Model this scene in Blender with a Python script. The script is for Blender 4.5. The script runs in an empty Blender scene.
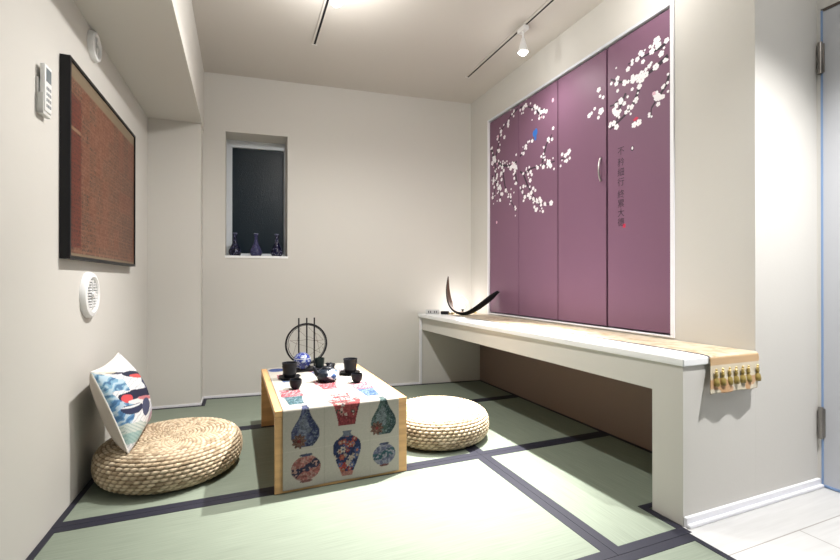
import bpy, bmesh, math, random
import numpy as np
from mathutils import Vector, Matrix
PI = math.pi
sc = bpy.context.scene
COL = sc.collection
R = random.Random(11)

# ------------------------------------------------------------------ room measures (metres)
D0, BS = 3.593, -0.1086            # back wall  y = D0 + BS*x
LS = 0.0176                        # left wall  x = LS*(y-2)
XR, XP, XD, YN, H = 2.452, 2.534, 2.864, 1.0675, 2.40
def yb(x): return D0 + BS * x
def xl(y): return LS * (y - 2)
def xb(y): return 2.0516 - 0.018 * (y - 1)      # bench front
def xlid(y): return 2.0452 - 0.030 * (y - 1)    # bench lid front edge

# ------------------------------------------------------------------ materials
MATS = {}
def mat(name, col=(.8, .8, .8), rough=.5, metal=0, spec=.5, bump=None, var=None, emit=None, attr=None,
        trans=0, coat=0, sheen=0, ior=1.45):
    if name in MATS: return MATS[name]
    m = bpy.data.materials.new(name); m.use_nodes = True
    nt = m.node_tree; N = nt.nodes; L = nt.links
    b = N['Principled BSDF']
    b.inputs['Base Color'].default_value = (*col, 1)
    b.inputs['Roughness'].default_value = rough
    b.inputs['Metallic'].default_value = metal
    b.inputs['Specular IOR Level'].default_value = spec
    b.inputs['Transmission Weight'].default_value = trans
    b.inputs['IOR'].default_value = ior
    b.inputs['Coat Weight'].default_value = coat
    b.inputs['Sheen Weight'].default_value = sheen
    src = None
    if attr:
        a = N.new('ShaderNodeVertexColor'); a.layer_name = attr; src = a.outputs['Color']
        L.new(src, b.inputs['Base Color'])
    if var:                           # (scale xyz, amount, detail)
        tc = N.new('ShaderNodeTexCoord'); mp = N.new('ShaderNodeMapping')
        mp.inputs['Scale'].default_value = var[0]
        no = N.new('ShaderNodeTexNoise'); no.inputs['Scale'].default_value = 1; no.inputs['Detail'].default_value = var[2]
        L.new(tc.outputs['Object'], mp.inputs['Vector']); L.new(mp.outputs['Vector'], no.inputs['Vector'])
        mr = N.new('ShaderNodeMapRange'); mr.inputs['From Min'].default_value = .3; mr.inputs['From Max'].default_value = .7
        mr.inputs['To Min'].default_value = 1 - var[1]; mr.inputs['To Max'].default_value = 1 + var[1]
        L.new(no.outputs['Fac'], mr.inputs['Value'])
        mx = N.new('ShaderNodeVectorMath'); mx.operation = 'SCALE'
        if src: L.new(src, mx.inputs[0])
        else: mx.inputs[0].default_value = col
        L.new(mr.outputs['Result'], mx.inputs['Scale'])
        L.new(mx.outputs['Vector'], b.inputs['Base Color'])
    if bump:                          # (scale xyz, strength, distance)
        tc = N.new('ShaderNodeTexCoord'); mp = N.new('ShaderNodeMapping')
        mp.inputs['Scale'].default_value = bump[0]
        no = N.new('ShaderNodeTexNoise'); no.inputs['Scale'].default_value = 1; no.inputs['Detail'].default_value = 4
        L.new(tc.outputs['Object'], mp.inputs['Vector']); L.new(mp.outputs['Vector'], no.inputs['Vector'])
        bp = N.new('ShaderNodeBump'); bp.inputs['Strength'].default_value = bump[1]; bp.inputs['Distance'].default_value = bump[2]
        L.new(no.outputs['Fac'], bp.inputs['Height']); L.new(bp.outputs['Normal'], b.inputs['Normal'])
    if emit:
        b.inputs['Emission Color'].default_value = (*emit[0], 1); b.inputs['Emission Strength'].default_value = emit[1]
    MATS[name] = m
    return m

WALLC = (.60, .582, .548)
M_WALL = mat('wallpaper_cream', WALLC, .85, spec=.2, bump=((90, 90, 90), .12, .002))
M_CEIL = mat('ceiling_paper', (.55, .52, .485), .9, spec=.1, bump=((70, 70, 70), .15, .002))
M_TRIM = mat('white_trim', (.82, .82, .86), .35)
M_LID = mat('white_lacquer', (.86, .87, .88), .28)
M_RECESS = mat('dark_brown_recess', (.22, .15, .12), .6)  # even dark brown for the face behind the bench leg space
M_STRAW_X = mat('tatami_straw_long', (.188, .218, .172), .6, spec=.3, var=((6, 260, 10), .13, 3), bump=((14, 420, 20), .35, .001))
M_STRAW_Y = mat('tatami_straw_cross', (.188, .218, .172), .6, spec=.3, var=((260, 6, 10), .13, 3), bump=((420, 14, 20), .35, .001))
M_HERI = mat('tatami_border_cloth', (.011, .011, .022), .6, bump=((300, 300, 300), .3, .001))
M_OAK = mat('pine_wood', (.58, .34, .155), .45, var=((3, 3, 40), .16, 4))
M_PURPLE = mat('plum_laminate', (.190, .097, .152), .5, spec=.25)
M_GAP = mat('dark_gap', (.02, .015, .02), .8)
M_PETAL = mat('blossom_white', (.86, .83, .86), .6)
M_PETALP = mat('blossom_pink', (.72, .45, .55), .6)
M_BRANCH = mat('branch_ink', (.030, .016, .03), .6)
M_INK = mat('calligraphy_ink', (.045, .02, .04), .6)
M_RED = mat('seal_red', (.55, .03, .08), .6)
M_BLUEP = mat('butterfly_blue', (.03, .16, .55), .6)
M_STEEL = mat('brushed_steel', (.62, .60, .58), .3, 1)
M_ALU = mat('aluminium', (.66, .70, .74), .4, .2)
M_GLASS = mat('frosted_night_glass', (.006, .015, .024), .28, spec=.42, bump=((160, 160, 160), .45, .004))
M_BLACK = mat('black_lacquer', (.007, .007, .009), .4, spec=.3)
M_BLACKM = mat('black_matte', (.009, .009, .012), .6, spec=.25)
M_WHITEP = mat('white_plastic', (.80, .80, .80), .35)
M_GREYP = mat('grey_plastic', (.34, .36, .38), .4)
M_LCD = mat('lcd_grey', (.17, .20, .22), .2)
M_LEAFIN = mat('leaf_tan_inner', (.13, .07, .05), .5, var=((30, 30, 30), .2, 3))
M_BULB = mat('lit_bulb', (1, 1, 1), .5, emit=((1, .97, .95), 30))
M_LEDBULB = mat('lit_lamp_globe', (1, 1, 1), .5, emit=((1, .93, .86), 16))
M_DOOR = mat('grey_door_laminate', (.50, .51, .54), .45, bump=((60, 60, 60), .08, .001))
M_BLUE = mat('blue_edge', (.22, .33, .54), .5)
M_CERAM = mat('black_glazed_ceramic', (.007, .008, .012), .4, spec=.3)
M_GREENC = mat('dark_green_ceramic', (.009, .016, .015), .35, spec=.3)
M_ATTR_CLOTH = mat('printed_linen', attr='Col', rough=.85, spec=.15, bump=((500, 500, 500), .3, .0008))
M_ATTR_PIL = mat('printed_cotton', attr='Col', rough=.8, spec=.15, bump=((400, 400, 400), .25, .0008))
M_PIPING = mat('pale_piping', (.72, .68, .64), .8)
M_PILBACK = mat('beige_linen', (.52, .46, .41), .85, bump=((300, 300, 300), .3, .001))
M_ATTR_POUF = mat('woven_cattail', attr='Col', rough=.65, spec=.25, var=((60, 60, 60), .16, 4))
M_ATTR_ART = mat('printed_scroll', attr='Col', rough=.45, spec=.4)
M_ATTR_POR = mat('blue_white_porcelain', attr='Col', rough=.2, spec=.4)
M_ATTR_POT = mat('teapot_glaze', attr='Col', rough=.25, spec=.4)
M_ATTR_GOLD = mat('gold_brocade', attr='Col', rough=.5, spec=.5, sheen=.2)
M_TASSEL = mat('olive_gold_thread', (.30, .22, .06), .5)
M_BEAD = mat('gold_bead', (.75, .58, .25), .25, .6)
M_FELT = mat('dark_edge_binding', (.02, .02, .03), .8)

def plank_mat():
    m = bpy.data.materials.new('white_laminate_planks'); m.use_nodes = True
    nt = m.node_tree; N = nt.nodes; L = nt.links; b = N['Principled BSDF']
    tc = N.new('ShaderNodeTexCoord'); mp = N.new('ShaderNodeMapping'); mp.inputs['Rotation'].default_value = (0, 0, 0)
    br = N.new('ShaderNodeTexBrick'); br.inputs['Scale'].default_value = 1
    br.inputs['Brick Width'].default_value = 1.2; br.inputs['Row Height'].default_value = .15
    br.inputs['Mortar Size'].default_value = .0022
    br.inputs['Color1'].default_value = (.66, .655, .65, 1); br.inputs['Color2'].default_value = (.61, .61, .605, 1)
    br.inputs['Mortar'].default_value = (.34, .32, .30, 1)
    no = N.new('ShaderNodeTexNoise'); no.inputs['Scale'].default_value = 1; no.inputs['Detail'].default_value = 6
    mp2 = N.new('ShaderNodeMapping'); mp2.inputs['Scale'].default_value = (4, 60, 10)
    mx = N.new('ShaderNodeMixRGB'); mx.blend_type = 'MULTIPLY'; mx.inputs['Fac'].default_value = .25
    L.new(tc.outputs['Object'], mp.inputs['Vector']); L.new(mp.outputs['Vector'], br.inputs['Vector'])
    L.new(tc.outputs['Object'], mp2.inputs['Vector']); L.new(mp2.outputs['Vector'], no.inputs['Vector'])
    L.new(br.outputs['Color'], mx.inputs['Color1']); L.new(no.outputs['Fac'], mx.inputs['Color2'])
    L.new(mx.outputs['Color'], b.inputs['Base Color']); b.inputs['Roughness'].default_value = .4
    return m
M_PLANK = plank_mat()

# ------------------------------------------------------------------ mesh helpers
def obj(name, bm, m, parent=None, smooth=False, loc=None):
    me = bpy.data.meshes.new(name)
    if isinstance(bm, bmesh.types.BMesh):
        bmesh.ops.recalc_face_normals(bm, faces=bm.faces[:])
        bm.to_mesh(me); bm.free()
    else: me = bm; me.name = name
    for mm in (m if isinstance(m, (list, tuple)) else [m]): me.materials.append(mm)
    if smooth is not False:
        me.polygons.foreach_set('use_smooth', [True] * len(me.polygons))
        if smooth is not True: me.set_sharp_from_angle(angle=math.radians(smooth))
    o = bpy.data.objects.new(name, me); COL.objects.link(o)
    if parent: o.parent = parent
    if loc: o.location = loc
    return o
def tag(o, label, cat, group=None):
    o['label'] = label; o['category'] = cat
    if group: o['group'] = group
    return o
def thing(name, label, cat, loc=(0, 0, 0), rz=0, group=None):
    o = bpy.data.objects.new(name, None); COL.objects.link(o)
    o.location = loc; o.rotation_euler = (0, 0, rz); o.empty_display_size = .05
    return tag(o, label, cat, group)
def struct(name, bm, m, parent=None, smooth=False):
    o = obj(name, bm, m, parent, smooth)
    o['kind'] = 'structure'
    return o
def copy_tree(o, parent=None):
    c = o.copy(); COL.objects.link(c)
    if parent: c.parent = parent
    for ch in list(o.children): copy_tree(ch, c)
    return c
def prism(bm, poly, z0, z1, mi=0):
    a = [bm.verts.new((x, y, z0)) for x, y in poly]; b = [bm.verts.new((x, y, z1)) for x, y in poly]
    fs = [bm.faces.new(b), bm.faces.new(a[::-1])]
    n = len(poly)
    for i in range(n): fs.append(bm.faces.new((a[i], a[(i + 1) % n], b[(i + 1) % n], b[i])))
    for f in fs: f.material_index = mi
    return fs
def box(bm, x0, x1, y0, y1, z0, z1, bev=0, mi=0, M=None):
    v = [bm.verts.new((x, y, z)) for x in (x0, x1) for y in (y0, y1) for z in (z0, z1)]
    q = [(0, 1, 3, 2), (4, 6, 7, 5), (0, 4, 5, 1), (2, 3, 7, 6), (0, 2, 6, 4), (1, 5, 7, 3)]
    fs = [bm.faces.new([v[i] for i in f]) for f in q]
    for f in fs: f.material_index = mi
    if M is not None:
        for w in v: w.co = M @ w.co
    if bev:
        es = list({e for f in fs for e in f.edges})
        bmesh.ops.bevel(bm, geom=es, offset=bev, segments=2, affect='EDGES', profile=.5, material=-1)
def lathe(bm, prof, n=32, c=(0, 0, 0), mi=0, capb=True, capt=False):
    rings = []
    for r, z in prof:
        rings.append([bm.verts.new((c[0] + r * math.cos(2 * PI * k / n), c[1] + r * math.sin(2 * PI * k / n), c[2] + z)) for k in range(n)])
    for i in range(len(rings) - 1):
        for k in range(n):
            f = bm.faces.new((rings[i][k], rings[i][(k + 1) % n], rings[i + 1][(k + 1) % n], rings[i + 1][k])); f.material_index = mi
    if capb: f = bm.faces.new(rings[0][::-1]); f.material_index = mi
    if capt: f = bm.faces.new(rings[-1]); f.material_index = mi
    return rings
def tube(bm, pts, r, n=10, mi=0, closed=False):
    pts = [Vector(p) for p in pts]; m = len(pts); rings = []
    rr = r if isinstance(r, (list, tuple)) else [r] * m
    up = Vector((.13, .27, .95)).normalized()
    for i, p in enumerate(pts):
        if closed: t = (pts[(i + 1) % m] - pts[i - 1]).normalized()
        else: t = (pts[min(i + 1, m - 1)] - pts[max(i - 1, 0)]).normalized()
        a = t.cross(up)
        if a.length < 1e-3: a = t.cross(Vector((1, 0, 0)))
        a.normalize(); b = t.cross(a)
        rings.append([bm.verts.new(p + rr[i] * (a * math.cos(2 * PI * k / n) + b * math.sin(2 * PI * k / n))) for k in range(n)])
    for i in range(m if closed else m - 1):
        A, B = rings[i], rings[(i + 1) % m]
        for k in range(n):
            f = bm.faces.new((A[k], A[(k + 1) % n], B[(k + 1) % n], B[k])); f.material_index = mi
    if not closed:
        for rg in (rings[0][::-1], rings[-1]): f = bm.faces.new(rg); f.material_index = mi
def sphere(bm, c, rx, ry=None, rz=None, n=20, mi=0):
    ry = ry or rx; rz = rz or rx
    r = bmesh.ops.create_uvsphere(bm, u_segments=n, v_segments=n // 2 + 2, radius=1)
    for v in r['verts']: v.co = Vector((v.co.x * rx + c[0], v.co.y * ry + c[1], v.co.z * rz + c[2]))
    for f in {f for v in r['verts'] for f in v.link_faces}: f.material_index = mi
def NB(): return bmesh.new()
def grid_mesh(name, P, C, wrap_u=False, extra=None):
    """P (nv,nu,3), C (nv,nu,3) -> mesh with colour attribute Col"""
    nv, nu = P.shape[:2]
    V = P.reshape(-1, 3); F = []
    uu = nu if wrap_u else nu - 1
    for j in range(nv - 1):
        for i in range(uu):
            i2 = (i + 1) % nu
            F.append((j * nu + i, j * nu + i2, (j + 1) * nu + i2, (j + 1) * nu + i))
    me = bpy.data.meshes.new(name); me.from_pydata([tuple(v) for v in V], [], F); me.update()
    a = me.color_attributes.new('Col', 'FLOAT_COLOR', 'POINT')
    c = np.ones((len(V), 4), np.float32); c[:, :3] = C.reshape(-1, 3); a.data.foreach_set('color', c.ravel())
    return me
def smoothn(x, k=1):
    return x
rng = np.random.default_rng(5)
def vnoise(X, Y, seed=0):
    """smooth value noise"""
    g = np.random.default_rng(seed).random((64, 64))
    xi = np.floor(X).astype(int); yi = np.floor(Y).astype(int); fx = X - xi; fy = Y - yi
    fx = fx * fx * (3 - 2 * fx); fy = fy * fy * (3 - 2 * fy)
    a = g[yi % 64, xi % 64]; b = g[yi % 64, (xi + 1) % 64]; c = g[(yi + 1) % 64, xi % 64]; d = g[(yi + 1) % 64, (xi + 1) % 64]
    return (a * (1 - fx) + b * fx) * (1 - fy) + (c * (1 - fx) + d * fx) * fy

# ------------------------------------------------------------------ SETTING
# floor slabs
bm = NB(); prism(bm, [(-.12, -.9), (2.031, -.9), (2.031, 1.0675), (2.6, 1.0675), (2.6, 3.7), (-.12, 3.7)], -.13, -.031)
struct('floor', bm, mat('subfloor', (.3, .28, .25), .8))
bm = NB(); prism(bm, [(2.032, -.9), (2.9, -.9), (2.9, YN), (2.032, YN)], -.13, 0)
struct('floor_hall', bm, M_PLANK)
# back wall with a window opening
wx0, wx1, wz0, wz1 = .497, .936, 1.051, 1.9756
bm = NB()
def bw(x0, x1, d0, d1, z0, z1):
    prism(bm, [(x0, yb(x0) + d0), (x1, yb(x1) + d0), (x1, yb(x1) + d1), (x0, yb(x0) + d1)], z0, z1)
bw(-.15, wx0, 0, .36, -.03, H); bw(wx1, 2.75, 0, .36, -.03, H)
bw(wx0, wx1, 0, .36, -.03, wz0); bw(wx0, wx1, 0, .36, wz1, H)
struct('wall_back', bm, M_WALL)
# left wall
bm = NB(); prism(bm, [(xl(-.9) - .15, -.9), (xl(-.9), -.9), (xl(3.7), 3.7), (xl(3.7) - .15, 3.7)], -.03, H)
struct('wall_left', bm, M_WALL)
# corner column below / beam along the left ceiling edge
CY, BZ = 3.394, 1.9594
bm = NB(); prism(bm, [(xl(3.4) - .02, CY + .0), (.346, CY - .02), (.346, 3.62), (xl(3.4) - .02, 3.62)], -.03, BZ)
struct('wall_column', bm, M_WALL)
bm = NB(); prism(bm, [(xl(-.9) - .01, -.9), (.372, -.9), (.352, 3.60), (xl(3.6) - .01, 3.60)], BZ, H)
struct('trim_1', bm, M_WALL)
# ceiling
bm = NB(); box(bm, -.2, 2.95, -.9, 3.75, H, H + .1); struct('ceiling', bm, M_CEIL)
# right wall with closet opening
cy0, cy1, cz0, cz1 = 1.405, 3.045, .600, 2.155
bm = NB()
for a in ((1.2, cy0, .53, H), (cy1, 3.40, .53, H), (cy0, cy1, cz1, H), (cy0, cy1, .53, cz0)):
    prism(bm, [(XR, a[0]), (XR + .3, a[0]), (XR + .3, a[1]), (XR, a[1])], a[2], a[3])
struct('wall_right', bm, M_WALL)
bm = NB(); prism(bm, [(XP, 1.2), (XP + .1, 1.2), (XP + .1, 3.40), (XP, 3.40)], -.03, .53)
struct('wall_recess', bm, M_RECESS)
bm = NB(); box(bm, XR, XD + .1, YN, 1.2, 0, H); struct('wall_near', bm, M_WALL)
# hall side wall with a door opening
DH, dy1, dy0 = 1.995, 1.052, .23
bm = NB(); box(bm, XD, XD + .1, dy1 + .003, YN, 0, H); box(bm, XD, XD + .1, -.9, dy0, 0, H); box(bm, XD, XD + .1, dy0, dy1 + .003, DH + .006, H)
struct('wall_hall', bm, M_WALL)
# baseboards
bm = NB()
prism(bm, [(.353, yb(.353) - .006), (2.0, yb(2.0) - .006), (2.0, yb(2.0)), (.353, yb(.353))], .0, .016)
prism(bm, [(xl(3.39), CY - .004), (.352, CY - .0265), (.352, CY - .0195), (xl(3.39), CY + .001)], .0, .016)
prism(bm, [(.346, CY - .0265), (.352, CY - .0265), (.352, yb(.35) - .006), (.346, yb(.35) - .006)], .0, .016)
struct('baseboard_back', bm, M_TRIM)
bm = NB(); box(bm, 2.052, XD - .001, YN - .012, YN, 0, .034, bev=.003); box(bm, 2.052, XD - .001, YN - .024, YN - .012, 0, .014, bev=.004)
struct('baseboard_near', bm, M_TRIM)
bm = NB(); prism(bm, [(1.986, yb(1.99) - .012), (2.006, yb(2.0) - .012), (2.006, yb(2.0)), (1.986, yb(1.99))], .0, .561)
struct('trim_2', bm, M_TRIM)

# window
w = thing('window_1', 'narrow recessed window with dark frosted glass in the back wall', 'window'); del w['label']; del w['category']; w['kind'] = 'structure'
bm = NB()
def wf(x0, x1, z0, z1, d0=.20, d1=.26, mi=0):
    prism(bm, [(x0, yb(x0) + d0), (x1, yb(x1) + d0), (x1, yb(x1) + d1), (x0, yb(x0) + d1)], z0, z1, mi)
wf(wx0, wx0 + .042, wz0, wz1); wf(wx1 - .010, wx1, wz0, wz1); wf(wx0 + .042, wx1 - .010, wz1 - .055, wz1); wf(wx0 + .042, wx1 - .010, wz0, wz0 + .03)
obj('window_frame', bm, M_ALU, w)['kind'] = 'structure'
bm = NB(); wf(wx0 + .042, wx1 - .010, wz0 + .03, wz1 - .055, .225, .235)
obj('pane', bm, M_GLASS, w)['kind'] = 'structure'
bm = NB(); wf(wx0 - .004, wx1 + .004, wz0 - .016, wz0 + .001, -.005, .2)
obj('window_sill', bm, M_LID, w)['kind'] = 'structure'

# door on the right
bm = NB(); box(bm, XD + .004, XD + .044, dy0 + .003, dy1, .006, DH, bev=.002)
d = struct('door_1', bm, M_DOOR)
bm = NB(); box(bm, XD - .0005, XD + .006, dy1 - .0035, dy1 + .0025, .006, DH); box(bm, XD - .0005, XD + .006, dy0 + .003, dy1 - .006, .003, .012)
obj('edge_strip', bm, M_BLUE, d)['kind'] = 'structure'
bm = NB(); box(bm, XD - .0005, XD + .006, dy0 + .003, dy1 - .006, DH - .004, DH + .005)
obj('head_gap', bm, mat('head_gap_brown', (.10, .075, .06), .7), d)['kind'] = 'structure'
bm = NB(); box(bm, XD - .003, XD + .004, dy1 - .26, dy1 - .065, 1.938, 1.956, bev=.001)
obj('top_strip', bm, mat('deep_blue_strip', (.03, .09, .25), .5), d)['kind'] = 'structure'
for zc in (1.795, .269):
    bm = NB()
    tube(bm, [(XD - .008, dy1 + .001, zc - .066), (XD - .008, dy1 + .001, zc + .066)], .0085, 14)
    box(bm, XD - .003, XD + .004, dy1 - .010, dy1 + .012, zc - .06, zc + .06, bev=.001)
    for q in (-.022, .022): tube(bm, [(XD - .008, dy1 + .001, zc + q - .0015), (XD - .008, dy1 + .001, zc + q + .0015)], .0095, 14)
    obj('hinge', bm, mat('hinge_steel', (.30, .28, .26), .35, .9), d, 40)['kind'] = 'structure'

# ------------------------------------------------------------------ TATAMI MATS
def tatami(label, poly, strips, m):
    bm = NB(); prism(bm, poly, -.03, -.0005)
    o = obj('tatami_mat', bm, m); tag(o, label, 'tatami mat', None)
    for s in strips:
        bm = NB(); prism(bm, s, -.029, .0012)
        obj('border', bm, M_HERI, o)
    return o
BW = .036
def hx(x0, x1, y0, y1): return [(x0, y0), (x1, y0), (x1, y1), (x0, y1)]
YA, YB, XC, YD = 1.885, 2.750, 1.710, 1.030
g = .0008
def lp(y): return xl(y) + .001
tatami('green tatami mat in front of the low table, along the left wall, with dark borders',
       [(lp(YD), YD + g), (XC - g, YD + g), (XC - g, YA - g), (lp(YA), YA - g)],
       [hx(lp(YD), XC - g, YD + g, YD + BW), hx(lp(YA), XC - g, YA - BW, YA - g),
        [(lp(YD), YD + BW), (lp(YD) + .022, YD + BW), (lp(YA) + .022, YA - BW), (lp(YA), YA - BW)],
        hx(XC - BW, XC - g, YD + BW, YA - BW)], M_STRAW_X)
tatami('green tatami mat under the low table and the woven pouf with the cushion',
       [(lp(YA), YA + g), (XC - g, YA + g), (XC - g, YB - g), (lp(YB), YB - g)],
       [hx(lp(YA), XC - g, YA + g, YA + BW), hx(lp(YB), XC - g, YB - BW, YB - g),
        [(lp(YA), YA + BW), (lp(YA) + .022, YA + BW), (lp(YB) + .022, YB - BW), (lp(YB), YB - BW)],
        hx(XC - BW, XC - g, YA + BW, YB - BW)], M_STRAW_X)
tatami('green tatami mat notched around the near leg of the white bench',
       [(XC + g, YD + g), (2.045, YD + g), (2.045, 1.202), (XP - .001, 1.202), (XP - .001, YA - g), (XC + g, YA - g)],
       [hx(XC + g, XC + BW, YD + BW, YA - BW), hx(XC + g, 2.044, YD + g, YD + BW), hx(XC + g, XP - .002, YA - BW, YA - g),
        hx(2.016, 2.044, YD + BW, 1.228), hx(2.044, XP - .002, 1.203, 1.228), hx(XP - .022, XP - .002, 1.228, YA - BW)], M_STRAW_Y)
tatami('green tatami mat reaching under the middle of the white bench',
       hx(XC + g, XP - .001, YA + g, YB - g),
       [hx(XC + g, XC + BW, YA + BW, YB - BW), hx(XC + g, XP - .002, YA + g, YA + BW), hx(XC + g, XP - .002, YB - BW, YB - g),
        hx(XP - .022, XP - .002, YA + BW, YB - BW)], M_STRAW_Y)
kx = .353
tatami('green tatami mat along the back wall behind the low table',
       [(lp(YB), YB + g), (XP - .001, YB + g), (XP - .001, yb(XP) - .008), (kx, yb(kx) - .008), (kx, CY - .028), (lp(CY), CY - .006)],
       [hx(lp(YB), XP - .002, YB + g, YB + BW),
        [(kx, yb(kx) - .034), (XP - .022, yb(XP) - .034), (XP - .022, yb(XP) - .008), (kx, yb(kx) - .008)],
        [(kx, CY - .028), (kx + .022, CY - .028), (kx + .022, yb(kx) - .034), (kx, yb(kx) - .034)],
        [(lp(CY) + .022, CY - .028), (kx + .022, CY - .052), (kx + .022, CY - .028), (lp(CY) + .022, CY - .006)],
        [(lp(YB), YB + BW), (lp(YB) + .022, YB + BW), (lp(CY) + .022, CY - .006), (lp(CY), CY - .006)],
        [(XP - .022, YB + BW), (XP - .002, YB + BW), (XP - .002, yb(XP) - .008), (XP - .022, yb(XP) - .008)]], M_STRAW_X)
tatami('green tatami mat at the front edge beside the white plank floor',
       [(lp(-.5), -.5), (2.030, -.5), (2.030, YD - g), (lp(YD), YD - g)],
       [hx(lp(YD), 2.030, YD - BW, YD - g), [(lp(-.5), -.5), (lp(-.5) + .022, -.5), (lp(YD) + .022, YD - BW), (lp(YD), YD - BW)],
        hx(2.008, 2.030, -.5, YD - BW)], M_STRAW_X)

# ------------------------------------------------------------------ BENCH
bench = thing('built_in_bench', 'long white built-in bench along the right wall with open leg space', 'bench', (2.25, 1.14, 0))
def bobj(name, bm, m, **k):
    o = obj(name, bm, m, bench, **k); o.matrix_parent_inverse = Matrix.Translation((-2.25, -1.14, 0)); return o
yE = 3.37
bm = NB(); prism(bm, [(xlid(YN - .008), YN - .008), (XR - .001, YN - .008), (XR - .001, yb(XR) - .002), (xlid(yE), yb(xlid(yE)) - .002)], .5615, .589)
bmesh.ops.bevel(bm, geom=bm.edges[:], offset=.003, segments=2, affect='EDGES')
bobj('worktop', bm, M_LID)
bm = NB(); prism(bm, [(xb(1.19), 1.19), (XR - .001, 1.19), (XR - .001, yb(XR) - .002), (xb(yE), yb(xb(yE)) - .002)], .455, .561)
bobj('apron', bm, M_WALL)
bm = NB(); prism(bm, [(xb(YN), YN), (XR - .0002, YN), (XR - .0002, 1.1895), (xb(1.19), 1.1895)], 0, .561)
bobj('end_panel', bm, M_WALL)

# ------------------------------------------------------------------ CLOSET with painted doors
closet = thing('built_in_closet', 'plum purple folding-door closet painted with white blossom branches', 'closet', (XR, 2.22, .6))
CI = Matrix.Translation((-XR, -2.22, -.6))
def cobj(name, bm, m, parent=closet, **k):
    o = obj(name, bm, m, parent, **k)
    if parent is closet: o.matrix_parent_inverse = CI
    return o
for (n_, a) in (('jamb', (cy0, 1.424, cz0, cz1)), ('jamb', (3.028, cy1, cz0, cz1)), ('head_rail', (1.424, 3.028, 2.140, cz1)), ('sill_rail', (1.424, 3.028, cz0, .608))):
    bm = NB(); box(bm, XR - .007, XR + .06, a[0], a[1], a[2], a[3], bev=.0015)
    cobj(n_, bm, M_ALU if n_ == 'head_rail' else M_TRIM)
bm = NB(); box(bm, XR + .055, XR + .065, 1.424, 3.028, .608, 2.140); cobj('back_panel', bm, M_GAP)

LEFT = [[(3.011, 1.934), (2.952, 1.816), (2.849, 1.746), (2.697, 1.708), (2.574, 1.617), (2.491, 1.638), (2.294, 1.628), (2.133, 1.622)],
 [(2.952, 1.816), (2.91, 1.894), (2.869, 2.015), (2.79, 2.054), (2.734, 2.088)], [(2.734, 2.088), (2.643, 2.109), (2.557, 2.097), (2.443, 2.035), (2.308, 1.976)],
 [(2.443, 2.035), (2.367, 1.95)], [(2.952, 1.793), (2.931, 1.653), (2.973, 1.504)], [(2.849, 1.746), (2.81, 1.584), (2.716, 1.438), (2.661, 1.367)],
 [(2.679, 1.683), (2.661, 1.595), (2.574, 1.476), (2.413, 1.388), (2.281, 1.357)], [(2.574, 1.617), (2.524, 1.526), (2.46, 1.445), (2.368, 1.342)],
 [(2.697, 1.708), (2.574, 1.779), (2.524, 1.835), (2.459, 1.835)], [(2.367, 1.646), (2.323, 1.756), (2.266, 1.804)],
 [(2.99, 1.70), (2.90, 1.60), (2.86, 1.47)]]
RIGHT = [[(1.43, 1.990), (1.484, 1.971), (1.543, 1.974), (1.619, 1.978), (1.671, 1.981)], [(1.43, 1.922), (1.508, 1.89), (1.581, 1.875), (1.645, 1.887), (1.727, 1.911), (1.785, 1.952)],
 [(1.43, 1.837), (1.456, 1.776), (1.496, 1.741), (1.532, 1.703), (1.538, 1.658)], [(1.593, 1.865), (1.612, 1.808), (1.638, 1.764), (1.699, 1.72), (1.756, 1.694), (1.792, 1.683)],
 [(1.685, 1.837), (1.72, 1.783), (1.748, 1.703)], [(1.74, 1.814), (1.76, 1.804), (1.79, 1.808)]]
EXTRA = [((1.502, 2.016), .030), ((1.49, 1.99), .02), ((1.605, 1.657), .026), ((1.632, 1.655), .024), ((1.869, 1.929), .022), ((1.838, 1.875), .016), ((1.86, 1.89), .014),
         ((1.853, 1.804), .030), ((1.942, 1.811), .022), ((1.925, 1.818), .016), ((1.90, 1.835), .015), ((1.872, 1.775), .016), ((2.30, 1.63), .034), ((2.28, 1.605), .024),
         ((2.14, 1.635), .022), ((2.13, 1.60), .02), ((2.17, 1.65), .018), ((2.275, 1.365), .028), ((2.70, 1.715), .036), ((2.73, 1.70), .03), ((2.96, 1.83), .036), ((2.985, 1.80), .03),
         ((1.59, 1.868), .03), ((1.565, 1.88), .026), ((1.508, 1.893), .026), ((1.495, 1.741), .028)]
blooms = []; rb = random.Random(4)
def scatter(lines, dens, spread):
    for L in lines:
        for (a, b) in zip(L, L[1:]):
            d = math.hypot(b[0] - a[0], b[1] - a[1]); n = max(1, int(d * dens + rb.random()))
            for _ in range(n):
                t = rb.random(); r = rb.choice((.006, .007, .008, .009, .010, .012, .014, .016))
                blooms.append((a[0] + (b[0] - a[0]) * t + rb.gauss(0, spread), a[1] + (b[1] - a[1]) * t + rb.gauss(0, spread), r))
scatter(LEFT, 58, .025); scatter(RIGHT, 76, .022)
for (p, r) in EXTRA: blooms.append((p[0], p[1], r * .68))
DOORS = [(3.026, 2.635), (2.629, 2.216), (2.208, 1.818), (1.806, 1.428)]
XF = XR + .006          # front face of the door leaves
def flat(bm, pts, x, mi):
    try:
        f = bm.faces.new([bm.verts.new((x, p[0], p[1])) for p in pts]); f.material_index = mi
    except ValueError: pass
def clip_ok(y, r, dr): return dr[1] + r * 1.15 < y < dr[0] - r * 1.15
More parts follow.
